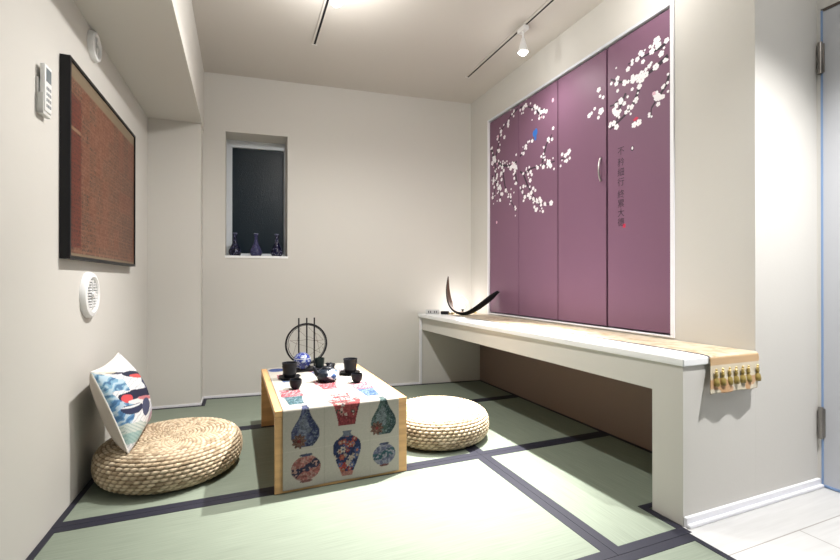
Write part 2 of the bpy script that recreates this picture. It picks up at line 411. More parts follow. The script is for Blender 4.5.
for di, dr in enumerate(DOORS):
    bm = NB(); box(bm, XF, XF + .028, dr[1], dr[0], .6165, 2.132, bev=.0015)
    bmesh.ops.recalc_face_normals(bm, faces=bm.faces[:])
    # painted branches
    for L in LEFT + RIGHT:
        n = len(L)
        for k, (a, b) in enumerate(zip(L, L[1:])):
            for s in range(6):
                p = [a[i] + (b[i] - a[i]) * s / 6 for i in (0, 1)]; q = [a[i] + (b[i] - a[i]) * (s + 1) / 6 for i in (0, 1)]
                if not all(dr[1] + .004 < w_[0] < dr[0] - .004 for w_ in (p, q)): continue
                wd = .0078 * (1 - .7 * k / max(1, n - 1)) * (1.3 if n > 5 else .9)
                dy, dz = q[0] - p[0], q[1] - p[1]; l = math.hypot(dy, dz) or 1; ny, nz = -dz / l * wd, dy / l * wd
                flat(bm, [(p[0] + ny, p[1] + nz), (q[0] + ny, q[1] + nz), (q[0] - ny, q[1] - nz), (p[0] - ny, p[1] - nz)], XF - .0005, 1)
    for bi, (y, z, r) in enumerate(blooms):
        if not clip_ok(y, r, dr): continue
        a0 = rb.random() * 6; x = XF - .0009 - .00016 * (bi % 17) / 4; mi = 3 if rb.random() < .03 else 2
        for k in range(5):
            an = a0 + k * 2 * PI / 5; cy_, cz_ = y + math.cos(an) * r * .56, z + math.sin(an) * r * .56
            flat(bm, [(cy_ + math.cos(an + w_ * PI / 4) * r * .52, cz_ + math.sin(an + w_ * PI / 4) * r * .46) for w_ in range(8)], x - k * .00003, mi)
        if r > .018: flat(bm, [(y + math.cos(w_ * PI / 3) * r * .14, z + math.sin(w_ * PI / 3) * r * .14) for w_ in range(6)], x - .0002, 3)
    if di == 1:   # blue butterfly, pink bud
        for (sx, sz, ay, az, c) in ((-.012, .014, .017, .026, 4), (.010, .010, .014, .022, 4), (-.006, -.022, .012, .020, 4)):
            flat(bm, [(2.443 + sx + ay * math.cos(t * PI / 5), 1.858 + sz + az * math.sin(t * PI / 5)) for t in range(10)], XF - .0016, c)
        flat(bm, [(2.257 + .011 * math.cos(t * PI / 4), 2.021 + .014 * math.sin(t * PI / 4)) for t in range(8)], XF - .0016, 3)
    if di == 0: flat(bm, [(2.923 + .010 * math.cos(t * PI / 4), 1.321 + .012 * math.sin(t * PI / 4)) for t in range(8)], XF - .0016, 3)
    if di == 3:   # red bird above the lowest blossom pair, falling petal
        flat(bm, [(1.640, 1.680), (1.622, 1.692), (1.606, 1.684), (1.612, 1.676), (1.630, 1.672)], XF - .0016, 5)
        flat(bm, [(1.644 + .010 * math.cos(t * PI / 4), 1.539 + .014 * math.sin(t * PI / 4)) for t in range(8)], XF - .0005, 1)
        flat(bm, [(1.644 + .006 * math.cos(t * PI / 4), 1.540 + .009 * math.sin(t * PI / 4)) for t in range(8)], XF - .0012, 2)
    me = bpy.data.meshes.new('door'); bm.to_mesh(me); bm.free()
    dobj = cobj('door', me, [M_PURPLE, M_BRANCH, M_PETAL, M_PETALP, M_BLUEP, M_RED])
    if di == 2:
        bm = NB(); pts = []
        for t in range(13):
            a = t / 12; pts.append((XF - .004 - .015 * math.sin(PI * a) ** .6, 1.852, 1.415 + .13 * a))
        tube(bm, pts, .0055, 10)
        h = obj('handle', bm, M_STEEL, dobj, True); h['label'] = 'curved steel pull handle'
    if di == 3:
        for word, zs, lb in (('不矜細行', [1.547, 1.488, 1.435, 1.384], 'upper'), ('終累大德', [1.320, 1.271, 1.222, 1.172], 'lower')):
            verts, faces = [], []
            for ch, zc in zip(word, zs):
                cu = bpy.data.curves.new('glyph', 'FONT'); cu.body = ch; cu.size = .046; cu.align_x = 'CENTER'; cu.extrude = .0001
                to = bpy.data.objects.new('glyph', cu); COL.objects.link(to)
                dg = bpy.context.evaluated_depsgraph_get()
                tm = bpy.data.meshes.new_from_object(to.evaluated_get(dg))
                b0 = len(verts)
                for v in tm.vertices: verts.append((XF - .0007 + v.co.z, 1.717 - v.co.x, zc - .018 + v.co.y))
                for p in tm.polygons: faces.append([b0 + i for i in p.vertices])
                bpy.data.objects.remove(to); bpy.data.curves.remove(cu); bpy.data.meshes.remove(tm)
            me = bpy.data.meshes.new('calligraphy'); me.from_pydata(verts, [], faces)
            c = obj('calligraphy', me, M_INK, dobj); c['label'] = lb + ' group of four dark brush characters'
        bm = NB(); box(bm, XF - .0008, XF - .0001, 1.688, 1.705, 1.140, 1.160); s_ = obj('seal', bm, M_RED, dobj); s_['label'] = 'small red seal mark'

# ------------------------------------------------------------------ LOW TABLE
TX0, TX1, TY0, TY1, TH = .728, 1.298, 1.845, 2.765, .336
table = thing('low_table', 'low pale pine tea table on panel legs under a vase-printed cloth', 'table', ((TX0 + TX1) / 2, (TY0 + TY1) / 2, 0))
TI = Matrix.Translation((-(TX0 + TX1) / 2, -(TY0 + TY1) / 2, 0))
def tobj(n, bm, m=M_OAK):
    o = obj(n, bm, m, table); o.matrix_parent_inverse = TI
bm = NB(); box(bm, TX0, TX1, TY0, TY1, TH - .026, TH, bev=.002); tobj('tabletop', bm)
for y in (TY0, TY1 - .026):
    bm = NB(); box(bm, TX0, TX1, y, y + .026, .0016, TH - .0265, bev=.002); tobj('leg_panel', bm)

# printed cloth
CX0, CX1 = .758, 1.258; CW = CX1 - CX0
t_off = .0018
path = []   # (y,z) by arc length
r0 = .008
yF, zT = TY0 - .0025, TH + t_off
hem = .014
for z in np.linspace(hem, zT - r0, 120): path.append((yF, z))
for a in np.linspace(0, PI / 2, 10)[1:]: path.append((yF + r0 - r0 * math.cos(a), zT - r0 + r0 * math.sin(a)))
fold_i = len(path) - 5
for y in np.linspace(yF + r0, TY1 + .0025 - r0, 300)[1:]: path.append((y, zT))
for a in np.linspace(0, PI / 2, 8)[1:]: path.append((TY1 + .0025 - r0 + r0 * math.sin(a), zT - r0 + r0 * math.cos(a)))
for z in np.linspace(zT - r0, .12, 40)[1:]: path.append((TY1 + .0025, z))
path = np.array(path)
arc = np.concatenate([[0], np.cumsum(np.hypot(*np.diff(path, axis=0).T))])
S_F = arc[fold_i]
nu = 190
U, S = np.meshgrid(np.linspace(0, 1, nu), arc)
P = np.zeros((len(path), nu, 3)); P[..., 0] = CX0 + CW * U; P[..., 1] = path[:, 0][:, None]; P[..., 2] = path[:, 1][:, None]
front = (S < S_F - .02)
P[..., 1] -= np.where(front, (.0025 + .0025 * np.sin(U * 9 + 1)) * np.clip((S_F - .02 - S) / .2, 0, 1), 0)
base = np.array([.325, .305, .272]); C = np.ones(U.shape + (3,)) * base
Xm = U * CW; Sm = S                      # metres
weave = vnoise(Xm * 400, Sm * 400, 3)[..., None]; C *= .94 + .12 * weave
for uu in (.335, .73): C[np.abs(U - uu) < .004] *= .90
for ss in (.155,): C[np.abs(S - ss) < .0012] *= 1.12
C0 = C.copy()
def paint(mask, col, k=1.0):
    m = np.clip(mask, 0, 1)[..., None] * k; C[:] = C * (1 - m) + np.array(col) * m
def ell(cx, cy, rx, ry): return ((Xm - cx) / rx) ** 2 + ((Sm - cy) / ry) ** 2 < 1
def radial(cx, cy, prof, z0, z1):
    """silhouette of a vase: half width given by prof(t), t=0 bottom..1 top"""
    t = (Sm - z0) / (z1 - z0); g0 = np.linspace(-.1, 1.1, 241); w0 = np.interp(g0, [p[0] for p in prof], [p[1] for p in prof])
    for _ in range(2): w0[8:-8] = np.convolve(w0, np.ones(17) / 17, 'same')[8:-8]
    hw = np.interp(np.clip(t, 0, 1), g0, w0)
    return (np.abs(Xm - cx) < hw) & (t > 0) & (t < 1), t, (Xm - cx) / np.maximum(hw, 1e-4)
def spots(mask, n, rs, cols, seed, bx):
    q = random.Random(seed)
    for _ in range(n):
        x, s, r = q.uniform(bx[0], bx[1]), q.uniform(bx[2], bx[3]), q.uniform(*rs)
        c = q.choice(cols); d = np.hypot(Xm - x, Sm - s); an = np.arctan2(Sm - s, Xm - x)
        paint(mask & (d < r * (.82 + .18 * np.cos(an * 6))), c); paint(mask & (d < r * .35), q.choice(cols)); 
def bottle(cx, sc0, c1, c2, fl):
    m, t, h = radial(cx, 0, [(0, .026), (.06, .042), (.20, .058), (.34, .058), (.48, .043), (.6, .027), (.75, .016), (.92, .011), (1, .016)], sc0, sc0 + .195)
    n = vnoise(Xm * 60, Sm * 60, 7); n2 = vnoise(Xm * 240, Sm * 240, 8)
    paint(m, c1); paint(m & (h * .55 + n * .6 > .46), c2, .85); paint(m & (n2 > .70), (.24, .28, .32), .45)
    paint(m & (((h + .15) / .55) ** 2 + ((t - .42) / .22) ** 2 < .2 + 1.3 * n), (.26, .29, .33), .45)
    paint(m & (n2 < .25), c2, .6)
    x, s = cx + fl[0], sc0 + fl[1]
    d = np.hypot(Xm - x, Sm - s); an = np.arctan2(Sm - s, Xm - x)
    k = d < .031 * (.85 + .15 * np.cos(an * 9)); paint(k, (.09, .04, .035)); paint(k & (np.sin(d * 900 + 3 * np.cos(an * 9)) > .3), (.27, .15, .11), .9); paint(d < .007, (.22, .03, .03))
bottle(.090, S_F - .158, (.085, .095, .19), (.03, .04, .11), (-.026, .026))
bottle(.428, S_F - .152, (.075, .125, .115), (.03, .06, .065), (-.031, .030))
# meiping in the middle
m, t, h = radial(.264, 0, [(0, .022), (.08, .026), (.3, .044), (.55, .060), (.75, .058), (.86, .036), (.89, .016), (.95, .013), (1, .022)], .018, S_F - .115)
paint(m, (.025, .035, .105)); spots(m & (t > .10) & (t < .88), 34, (.010, .018), [(.44, .14, .08), (.34, .07, .05), (.44, .36, .30), (.32, .04, .035), (.44, .34, .28), (.07, .10, .24)], 3, (.205, .323, .04, S_F - .13))
paint(m & (t < .09), (.42, .17, .14)); paint(m & (t > .88), (.14, .16, .22))
# red jar across the fold
m, t, h = radial(.264, 0, [(0, .036), (.10, .040), (.28, .052), (.45, .068), (.55, .070), (.66, .060), (.74, .040), (.84, .036), (.94, .046), (1, .044)], S_F - .090, S_F + .17)
paint(m, (.33, .055, .06)); spots(m, 26, (.007, .014), [(.45, .38, .33), (.05, .07, .06), (.40, .06, .06), (.42, .33, .28), (.08, .03, .08), (.45, .20, .18)], 5, (.20, .33, S_F - .055, S_F + .05))
paint(m & (t < .20) & (vnoise(Xm * 160, Sm * 160, 9) > .45), (.22, .03, .04)); paint(m & (t > .52) & (vnoise(Xm * 170, Sm * 120, 19) > .46), (.52, .42, .42)); paint(m & (t > .74) & (t < .80), (.20, .02, .03))
# round jars low on the front
def jar(cx, s, r, c1, c2, c3):
    e = ((Xm - cx) / r) ** 2 + ((Sm - s) / (r * .86)) ** 2 < 1
    n = vnoise(Xm * 60, Sm * 60, int(cx * 100)); n2 = vnoise(Xm * 150 + 7, Sm * 150, 11)
    paint(e, c1); paint(e & (n2 > .55), c2, .8)
    band = np.abs((Sm - s) - .35 * (Xm - cx) + .02 * (n - .5)) < r * .28
    paint(e & band, c3); paint(e & band & (n2 > .6), c2)
    paint(ell(cx, s + r * .9, r * .45, r * .10), (.06, .07, .14)); paint(ell(cx, s - r * .88, r * .42, r * .09), (.20, .08, .08))
jar(.092, .078, .060, (.34, .11, .10), (.42, .24, .21), (.035, .035, .075))
jar(.430, .082, .053, (.12, .13, .22), (.27, .27, .33), (.035, .10, .13))
# pots on the top surface, in rows
def pot(cx, s, wd, ht, cu, cl):
    m, t, h = radial(cx, 0, [(0, wd * .62), (.45, wd * .78), (.5, wd), (1, wd * .92)], s, s + ht)
    n = vnoise(Xm * 190, Sm * 190, int(cx * 999) % 17)
    paint(m & (t < .5), cl); paint(m & (t < .5) & (n > .6), (.22, .30, .36), .7)
    paint(m & (t >= .5), cu); paint(m & (t >= .5) & (n > .52), (.50, .40, .41), .8)
pot(.064, S_F + .065, .050, .27, (.40, .05, .08), (.04, .12, .14))
pot(.405, S_F + .075, .050, .28, (.40, .06, .11), (.04, .10, .22))
pot(.25, S_F + .27, .055, .20, (.36, .04, .06), (.30, .05, .06))
pot(.085, S_F + .50, .050, .20, (.38, .06, .10), (.03, .06, .22))
pot(.430, S_F + .52, .050, .20, (.05, .10, .13), (.04, .10, .13))
pot(.27, S_F + .62, .055, .18, (.36, .04, .06), (.05, .06, .20))
paint((Sm > arc[-1] - .36) & ell(.05, arc[-1] - .30, .045, .05), (.06, .10, .30))
pr_ = np.abs(C - C0).sum(-1) > .02
tex = (.50 + .75 * vnoise(Xm * 330, Sm * 330, 31)) * (.80 + .4 * vnoise(Xm * 90, Sm * 90, 32))
Cp = C * .70; Cp = Cp * .85 + Cp.mean(-1, keepdims=True) * .15
C = np.where(pr_[..., None], Cp * tex[..., None], C)
cl = grid_mesh('table_runner', P, C)
o = obj('table_runner', cl, M_ATTR_CLOTH, smooth=True); so = o.modifiers.new('thickness', 'SOLIDIFY'); so.thickness = .0012; so.offset = 1
tag(o, 'cream table cloth printed with colourful Chinese vases, hanging over the table front', 'tablecloth')
ZT = zT + .0012     # surface things stand on

# ------------------------------------------------------------------ TEA THINGS
def por_mesh(prof, n, fn):
    pr = np.array(prof); th = np.linspace(0, 2 * PI, n, endpoint=False)
    # densify profile
    tt = np.linspace(0, len(pr) - 1, 60); r = np.interp(tt, range(len(pr)), pr[:, 0]); z = np.interp(tt, range(len(pr)), pr[:, 1])
    T, Rr = np.meshgrid(th, r); _, Z = np.meshgrid(th, z)
    P = np.stack([Rr * np.cos(T), Rr * np.sin(T), Z], -1)
    return grid_mesh('por', P, fn(T, Z, Rr), wrap_u=True)
def mug(loc, label):
    t = thing('tea_mug', label, 'mug', loc, 0, 'black mugs on saucers')
    bm = NB(); lathe(bm, [(.024, 0), (.029, .004), (.034, .03), (.038, .072), (.040, .080), (.0375, .0805), (.034, .07), (.028, .012), (.002, .008)], 36)
    obj('cup_body', bm, M_CERAM, t, 50)
    bm = NB(); 
    for zz in (.022, .060): lathe(bm, [(.0335 + zz * .06, zz - .002), (.0352 + zz * .06, zz), (.0335 + zz * .06, zz + .002)], 36, capb=False)
    obj('rib_band', bm, M_BLACKM, t, True)
def saucer(loc, label):
    bm = NB(); lathe(bm, [(.034, 0), (.038, .003), (.052, .009), (.058, .012), (.0575, .0145), (.050, .0115), (.036, .0065), (.001, .006)], 40)
    o = obj('saucer', bm, M_BLACK, None, 50, loc); tag(o, label, 'saucer')
saucer((.852, 2.425, ZT), 'black saucer under the left black mug')
mug((.852, 2.425, ZT + .0062), 'tall black tea mug on a saucer at the left of the tea table')
saucer((1.176, 2.41, ZT), 'black saucer under the right black mug')
mug((1.180, 2.41, ZT + .0062), 'tall black tea mug on a saucer at the right of the tea table')
def small_cup(loc, label, m=M_CERAM, s=1.0, shine=True):
    bm = NB(); lathe(bm, [(.014 * s, 0), (.016 * s, .003 * s), (.025 * s, .014 * s), (.029 * s, .030 * s), (.0285 * s, .046 * s), (.0265 * s, .0462 * s), (.026 * s, .03 * s), (.020 * s, .012 * s), (.001, .007 * s)], 32)
    o = obj('tea_cup', bm, m, None, 50, loc); tag(o, label, 'tea cup')
small_cup((.853, 2.185, ZT), 'small round black tea cup in front of the left mug')
small_cup((1.160, 2.195, ZT), 'small round black tea cup in front of the right mug')
# teapot: dark body, its highlight painted on as a white and blue patch
def potcol(T, Z, Rr):
    n = vnoise(T * 6, Z * 90, 2); c = np.ones(T.shape + (3,)) * np.array([.012, .016, .024])
    a = (T - (-1.05) + PI) % (2 * PI) - PI
    m = (a / .78) ** 2 + ((Z - .042) / .027) ** 2 < 1 - .25 * n
    c[m] = (.74, .75, .78); c[m & (n > .5) & (Z > .036)] = (.12, .22, .42); c[m & (n > .64)] = (.03, .06, .16)
    return c
tp = thing('teapot', 'squat dark teapot with a highlight painted on in white and blue', 'teapot', (1.027, 2.285, ZT))
obj('pot_body', por_mesh([(.001, .0), (.036, .0), (.044, .004), (.055, .020), (.058, .034), (.054, .050), (.042, .062), (.028, .068), (.026, .070)], 72, potcol), M_ATTR_POT, tp, True)
bm = NB(); lathe(bm, [(.030, .068), (.029, .073), (.018, .079), (.006, .081), (.005, .086), (.010, .090), (.010, .095), (.001, .098)], 28); obj('lid', bm, M_CERAM, tp, 50)
bm = NB(); tube(bm, [(-.044, .0, .036), (-.056, 0, .046), (-.064, .0, .062), (-.070, 0, .076), (-.073, 0, .080)], [.016, .013, .010, .008, .007], 14); obj('spout', bm, M_CERAM, tp, True)
bm = NB(); tube(bm, [(.012, .046, .044), (.022, .066, .052), (.032, .086, .062), (.038, .098, .070)], [.011, .009, .010, .011], 14); obj('side_handle', bm, M_CERAM, tp, True)
# round-frame stand
st = thing('tea_stand', 'black round hoop stand with three upright rods at the back of the tea table', 'stand', (.955, 2.61, ZT))
bm = NB(); box(bm, -.085, .125, -.045, .060, 0, .016, bev=.004); obj('tray', bm, M_BLACK, st)
bm = NB(); hc = .150; hr = .118
tube(bm, [(hr * math.cos(2 * PI * k / 64) + .020, .040, hc + hr * 1.0 * math.sin(2 * PI * k / 64) * (1 if True else 0)) for k in range(64)], .0056, 8, closed=True)
tube(bm, [((hr - .010) * math.cos(2 * PI * k / 64) + .022, .043, hc + (hr - .008) * math.sin(2 * PI * k / 64)) for k in range(64)], .0018, 6, closed=True)
box(bm, .000, .040, .030, .050, .010, .044, bev=.003)
obj('hoop', bm, M_BLACKM, st, 60)
for x in (-.026, .020, .064):
    bm = NB(); tube(bm, [(x, .030, .012), (x, .030, .305)], .0046, 10); obj('rod', bm, M_BLACK, st, 50)
bm = NB()
q = random.Random(2)
for k in range(9):
    a, b = q.uniform(0, 2 * PI), q.uniform(0, 2 * PI)
    p0 = Vector((.100 * math.cos(a) + .022, .043, hc + .100 * math.sin(a))); p1 = Vector((.100 * math.cos(b) + .022, .043, hc + .100 * math.sin(b)))
    tube(bm, [p0.lerp(p1, t / 6) + Vector((0, 0, q.uniform(-.008, .008) if 0 < t < 6 else 0)) for t in range(7)], .0009, 5)
obj('twig_lattice', bm, mat('brown_wire', (.12, .08, .06), .6), st)
def blu(T, Z, Rr):
    n = vnoise(T * 7, Z * 130, 4); c = np.ones(T.shape + (3,)) * np.array([.28, .31, .37])
    c[n > .46] = (.035, .055, .20); c[(Z > .062) & (n > .3)] = (.03, .045, .20); c[(n > .68)] = (.02, .03, .15); c[(np.abs(Z - .060) < .003)] = (.5, .52, .55)
    return c
pv = obj('porcelain_jar', por_mesh([(.001, 0), (.026, 0), (.030, .004), (.044, .022), (.050, .044), (.046, .066), (.032, .083), (.018, .089), (.016, .092), (.001, .093)], 64, blu), M_ATTR_POR, None, True, (.943, 2.597, ZT + .016))
tag(pv, 'round blue and white porcelain jar on the tray of the hoop stand', 'jar')
small = NB(); lathe(small, [(.022, 0), (.024, .003), (.027, .03), (.028, .052), (.0265, .0525), (.0255, .03), (.022, .008), (.001, .006)], 32)
o = obj('tea_cup', small, M_GREENC, None, 50, (1.043, 2.597, ZT + .016)); tag(o, 'dark green straight-sided cup on the hoop stand tray', 'tea cup')
sm = NB(); lathe(sm, [(.015, 0), (.017, .003), (.021, .016), (.020, .026), (.027, .040), (.0255, .041), (.018, .026), (.015, .008), (.001, .006)], 32)
o = obj('tea_cup', sm, M_CERAM, None, 50, (1.096, 2.535, ZT)); tag(o, 'small flared dark cup behind the squat teapot', 'tea cup')

bpy.context.view_layer.update()
TURN = Matrix.Translation((1.0, 2.3, 0)) @ Matrix.Rotation(math.radians(1.1), 4, 'Z') @ Matrix.Translation((-1.0, -2.3, 0))
for o in list(COL.objects):
    if not o.parent and o.get('category') in ('table', 'tablecloth', 'mug', 'saucer', 'tea cup', 'teapot', 'stand', 'jar'):
        o.matrix_world = TURN @ o.matrix_world

# ------------------------------------------------------------------ WOVEN POUFS
def pouf(name, loc, label, rad, hgt, seed, rz):
    a = .094 * rad / .3; hh = hgt / 2
    # profile by arc length from the top centre over the rim to the bottom centre (superellipse rim)
    pr = [(0, hgt - .006)]
    rf = rad - a
    for x in np.linspace(.02, rf, 40): pr.append((x, hgt - .006 * (1 - (x / rf) ** 2)))
    for t in np.linspace(0, PI, 70)[1:]:
        pr.append((rf + a * abs(math.sin(t)) ** .80, hh + hh * math.copysign(abs(math.cos(t)) ** .80, math.cos(t))))
    pr.append((.001, 0))
    pr = np.array(pr); s = np.concatenate([[0], np.cumsum(np.hypot(*np.diff(pr, axis=0).T))])
    send = s[-2]; rowh = .0165
    ss = np.concatenate([np.arange(0, send, rowh / 7), [send, s[-1]]])
    r = np.interp(ss, s, pr[:, 0]); z = np.interp(ss, s, pr[:, 1])
    dr, dz = np.gradient(r, ss), np.gradient(z, ss); nl = np.hypot(dr, dz) + 1e-9; nr, nz = -dz / nl, dr / nl
    nr, nz = np.where(True, -dz / nl, 0), dr / nl
    n = 320; th = np.linspace(0, 2 * PI, n, endpoint=False)
    T, SS = np.meshgrid(th, ss); _, RR = np.meshgrid(th, r); ZZ = np.interp(SS, ss, z); NR = np.interp(SS, ss, nr); NZ = np.interp(SS, ss, nz)
    row = np.floor(SS / rowh).astype(int); fr = SS / rowh - row
    N = 58
    ph = (T / (2 * PI) * N + row * .5) ; k = ph - np.floor(ph); cell = np.floor(ph).astype(int)
    bumpr = np.sqrt(np.clip(np.sin(PI * fr), 0, 1)); strand = np.sqrt(np.clip(np.sin(PI * np.clip((k + .35 * (fr - .5)) % 1, 0, 1)), 0, 1))
    h = (.25 + .75 * bumpr) * (.10 + .90 * strand)
    fade = np.clip((send - SS) / .04, 0, 1); amp = .0085 * fade * np.clip(SS / .05, .25, 1)
    g_ = np.random.default_rng(seed).random((200, 200)); v = g_[row % 200, cell % 200]
    R2 = np.maximum(RR + NR * amp * (h - .7), .0005); Z2 = np.maximum(ZZ + NZ * amp * (h - .7), .0005)
    # mild out-of-round wobble
    R2 = R2 * (1 + .012 * np.sin(2 * T + seed) + .008 * np.sin(3 * T))
    P = np.stack([R2 * np.cos(T), R2 * np.sin(T), Z2], -1)
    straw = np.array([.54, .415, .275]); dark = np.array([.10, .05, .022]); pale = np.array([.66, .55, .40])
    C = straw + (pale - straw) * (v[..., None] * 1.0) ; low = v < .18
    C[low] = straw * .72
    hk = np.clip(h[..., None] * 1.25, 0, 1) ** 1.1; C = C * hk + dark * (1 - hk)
    me = grid_mesh(name, P, C, wrap_u=True)
    o = obj(name, me, M_ATTR_POUF, None, True, loc); o.rotation_euler.z = rz
    tag(o, label, 'pouf')
    return o
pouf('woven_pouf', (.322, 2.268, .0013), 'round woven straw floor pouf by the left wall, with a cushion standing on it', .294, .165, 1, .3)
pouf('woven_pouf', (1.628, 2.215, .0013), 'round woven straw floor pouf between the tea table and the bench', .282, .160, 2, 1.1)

# ------------------------------------------------------------------ CUSHION
BL, BR_, TL = np.array([238., 530.]), np.array([385., 345.]), np.array([52., 128.])
def pilcol(u, v):
    u = u ** .5; v = v * 1.04 - .07
    X = BL[0] + (BR_ - BL)[0] * u + (TL - BL)[0] * v; Y = BL[1] + (BR_ - BL)[1] * u + (TL - BL)[1] * v
    C = np.ones(u.shape + (3,)) * np.array([.74, .73, .74])
    n = vnoise(X * .05, Y * .05, 6); st = np.sin((X * .55 + Y * .30) * .22 + n * 5)
    def E(cx, cy, rx, ry, an=0):
        rx, ry = rx * 1.22, ry * 1.22; c, s = math.cos(an), math.sin(an); dx, dy = X - cx, Y - cy
        return ((dx * c + dy * s) / rx) ** 2 + ((-dx * s + dy * c) / ry) ** 2 + .5 * (n - .5) < 1
    def pt(m, c, k=1): C[m] = C[m] * (1 - k) + np.array(c) * k
    pt(E(120, 200, 95, 60, .5), (.20, .36, .50)); pt(E(170, 280, 55, 110, -.35), (.22, .40, .55)); pt(E(190, 350, 40, 75, -.3), (.12, .26, .46))
    blue = C[..., 2] - C[..., 0] > .1; pt(blue & (st > .35), (.50, .62, .70), .8); pt(blue & (st < -.7), (.06, .14, .28), .8)
    pt(E(250, 170, 55, 42, .8), (.76, .75, .76)); pt(E(300, 310, 40, 120, -.35), (.78, .77, .78)); pt(E(235, 245, 70, 30, .2), (.74, .72, .73))
    wht = (C.min(-1) > .6); pt(wht & (np.sin(X * .30 + Y * .16 + n * 6) > .72), (.42, .46, .52), .7)
    pt(E(225, 115, 45, 17, .15), (.03, .035, .06)); pt(E(232, 127, 26, 10, .1), (.62, .10, .10)); pt(E(285, 165, 40, 22, .95), (.035, .04, .10)); pt(E(275, 150, 9, 30, -.5), (.75, .75, .76))
    pt(E(245, 240, 60, 32, -.2), (.03, .03, .06)); pt(E(205, 255, 18, 22, 0), (.60, .08, .09)); pt(E(265, 262, 50, 12, -.25), (.72, .70, .71)); pt(E(285, 250, 30, 8, .1), (.55, .20, .22))
    pt(E(235, 310, 45, 22, -.4), (.04, .045, .09)); pt(E(225, 298, 38, 5, -.45), (.75, .75, .77)); pt(E(298, 300, 16, 40, -.3), (.08, .09, .16))
    pt(E(365, 360, 22, 95, -.12), (.58, .14, .12)); rd = E(365, 360, 22, 95, -.12); pt(rd & (st > .2), (.68, .52, .50))
    pt(E(345, 330, 12, 70, -.15), (.40, .46, .58), .6)
    pt(E(260, 430, 70, 40, -.5), (.58, .62, .58)); pt(E(250, 470, 60, 22, -.6), (.36, .50, .48)); lowm = E(260, 440, 75, 50, -.5); pt(lowm & (np.sin(Y * .35 - X * .1) > .6), (.24, .36, .36), .7)
    pt(E(150, 105, 24, 6, -.1), (.06, .06, .09)); pt(E(110, 110, 40, 10, -.4), (.62, .55, .40), .6)
    return C
n = 150
def pil_shape(u, v, side):
    a, b = 2 * u - 1, 2 * v - 1
    w_, h_ = .200, .180
    pin = 1 - .075 * (1 - b ** 2) * np.abs(a) ** 3; pin2 = 1 - .075 * (1 - a ** 2) * np.abs(b) ** 3
    th = .076 * np.clip((1 - a ** 2) * (1 - b ** 2), 0, 1) ** .42
    th = th * (1 + .10 * np.sin(3 * a + 2 * b))
    # local frame: x = thickness, y = width, z = height
    return np.stack([side * th, a * w_ * pin, b * h_ * pin2], -1)
cu, cv = np.meshgrid(np.linspace(0, 1, n), np.linspace(0, 1, n))
cush = thing('cushion', 'square cushion printed with cranes over blue waves, leaning on the left wall', 'cushion', (.130, 2.262, .343))
Pf = pil_shape(cu, cv, 1)
fr_ = obj('printed_front', grid_mesh('pf', Pf, pilcol(cu, cv)), M_ATTR_PIL, cush, True)
cu2, cv2 = np.meshgrid(np.linspace(0, 1, 50), np.linspace(0, 1, 50))
bk = grid_mesh('pb', pil_shape(cu2, cv2, -1)[:, ::-1], np.ones((50, 50, 3)) * .5)
obj('plain_back', bk, M_PILBACK, cush, True)
bm = NB(); e = np.linspace(0, 1, 40)[:-1]
per = [(t, 0) for t in e] + [(1, t) for t in e] + [(1 - t, 1) for t in e] + [(0, 1 - t) for t in e]
pp = [tuple(pil_shape(np.array(a), np.array(b), 0.)) for a, b in per]
tube(bm, pp, .0035, 7, closed=True); obj('piping', bm, M_PIPING, cush, True)
cush.rotation_euler = (math.radians(2), math.radians(-20), math.radians(-1))

# ------------------------------------------------------------------ GOLD RUNNER on the bench
ztop = .5905
g_x = lambda y: (2.205 + .006 * (y - 1.06) / 2, 2.446)
path = []
for y in np.linspace(3.17, 1.068, 330): path.append((y, ztop))
for a in np.linspace(0, PI / 2, 9)[1:]: path.append((1.068 - .014 * math.sin(a), ztop - .014 + .014 * math.cos(a)))
for z in np.linspace(ztop - .014, .462, 34)[1:]: path.append((1.054 - .022 * (ztop - .014 - z) / .115, z))
path = np.array(path); arc2 = np.concatenate([[0], np.cumsum(np.hypot(*np.diff(path, axis=0).T))]); tot = arc2[-1]
nu = 56; Ug = np.linspace(0, 1, nu); U, S = np.meshgrid(Ug, arc2)
P = np.zeros(U.shape + (3,)); lx = np.interp(path[:, 0], [1.06, 1.10, 1.2, 1.6, 2.05, 3.2], [2.172, 2.186, 2.194, 2.190, 2.166, 2.150])[:, None]; P[..., 0] = lx + U * (2.449 - lx); P[..., 1] = path[:, 0][:, None]; P[..., 2] = path[:, 1][:, None]
dn = np.clip((S - (tot - .11)) / .11, 0, 1)
P[..., 0] += dn * (-.030 - .010 * U); P[..., 1] += dn * .004 * np.sin(U * 14)
base = np.array([.45, .37, .26]); C = np.ones(U.shape + (3,)) * base
n1 = vnoise(U * 9, S * 34, 1); n2 = vnoise(U * 26, S * 100, 2)
C[n1 > .58] = (.52, .44, .33); C[(n1 < .36)] = (.37, .27, .16); C[n2 > .72] = (.56, .46, .31)
e = np.minimum(U, 1 - U); C[(U < .03)] = (.02, .02, .03)
band = (S > tot - .125) & (S < tot - .098); C[band] = (.36, .22, .11); C[band & ((np.sin(U * 150) > .3) ^ (np.sin(S * 900) > 0))] = (.50, .34, .17)
hemz = S > tot - .098; hn = vnoise(U * 8 + 3, S * 60, 8); C[hemz] = (.50, .44, .33); C[hemz & (hn > .55) & (S > tot - .05)] = (.42, .24, .11)
band2 = S < .03; C[band2] = (.38, .22, .10)
gr = thing('brocade_runner', 'gold brocade runner with tassels draped along the white bench top', 'table runner', (2.32, 1.06, ztop))
GI = Matrix.Translation((-2.32, -1.06, -ztop))
gm = obj('fabric', grid_mesh('fabric', P, C), M_ATTR_GOLD, gr, True); gm.matrix_parent_inverse = GI
so = gm.modifiers.new('thickness', 'SOLIDIFY'); so.thickness = .0014; so.offset = 0
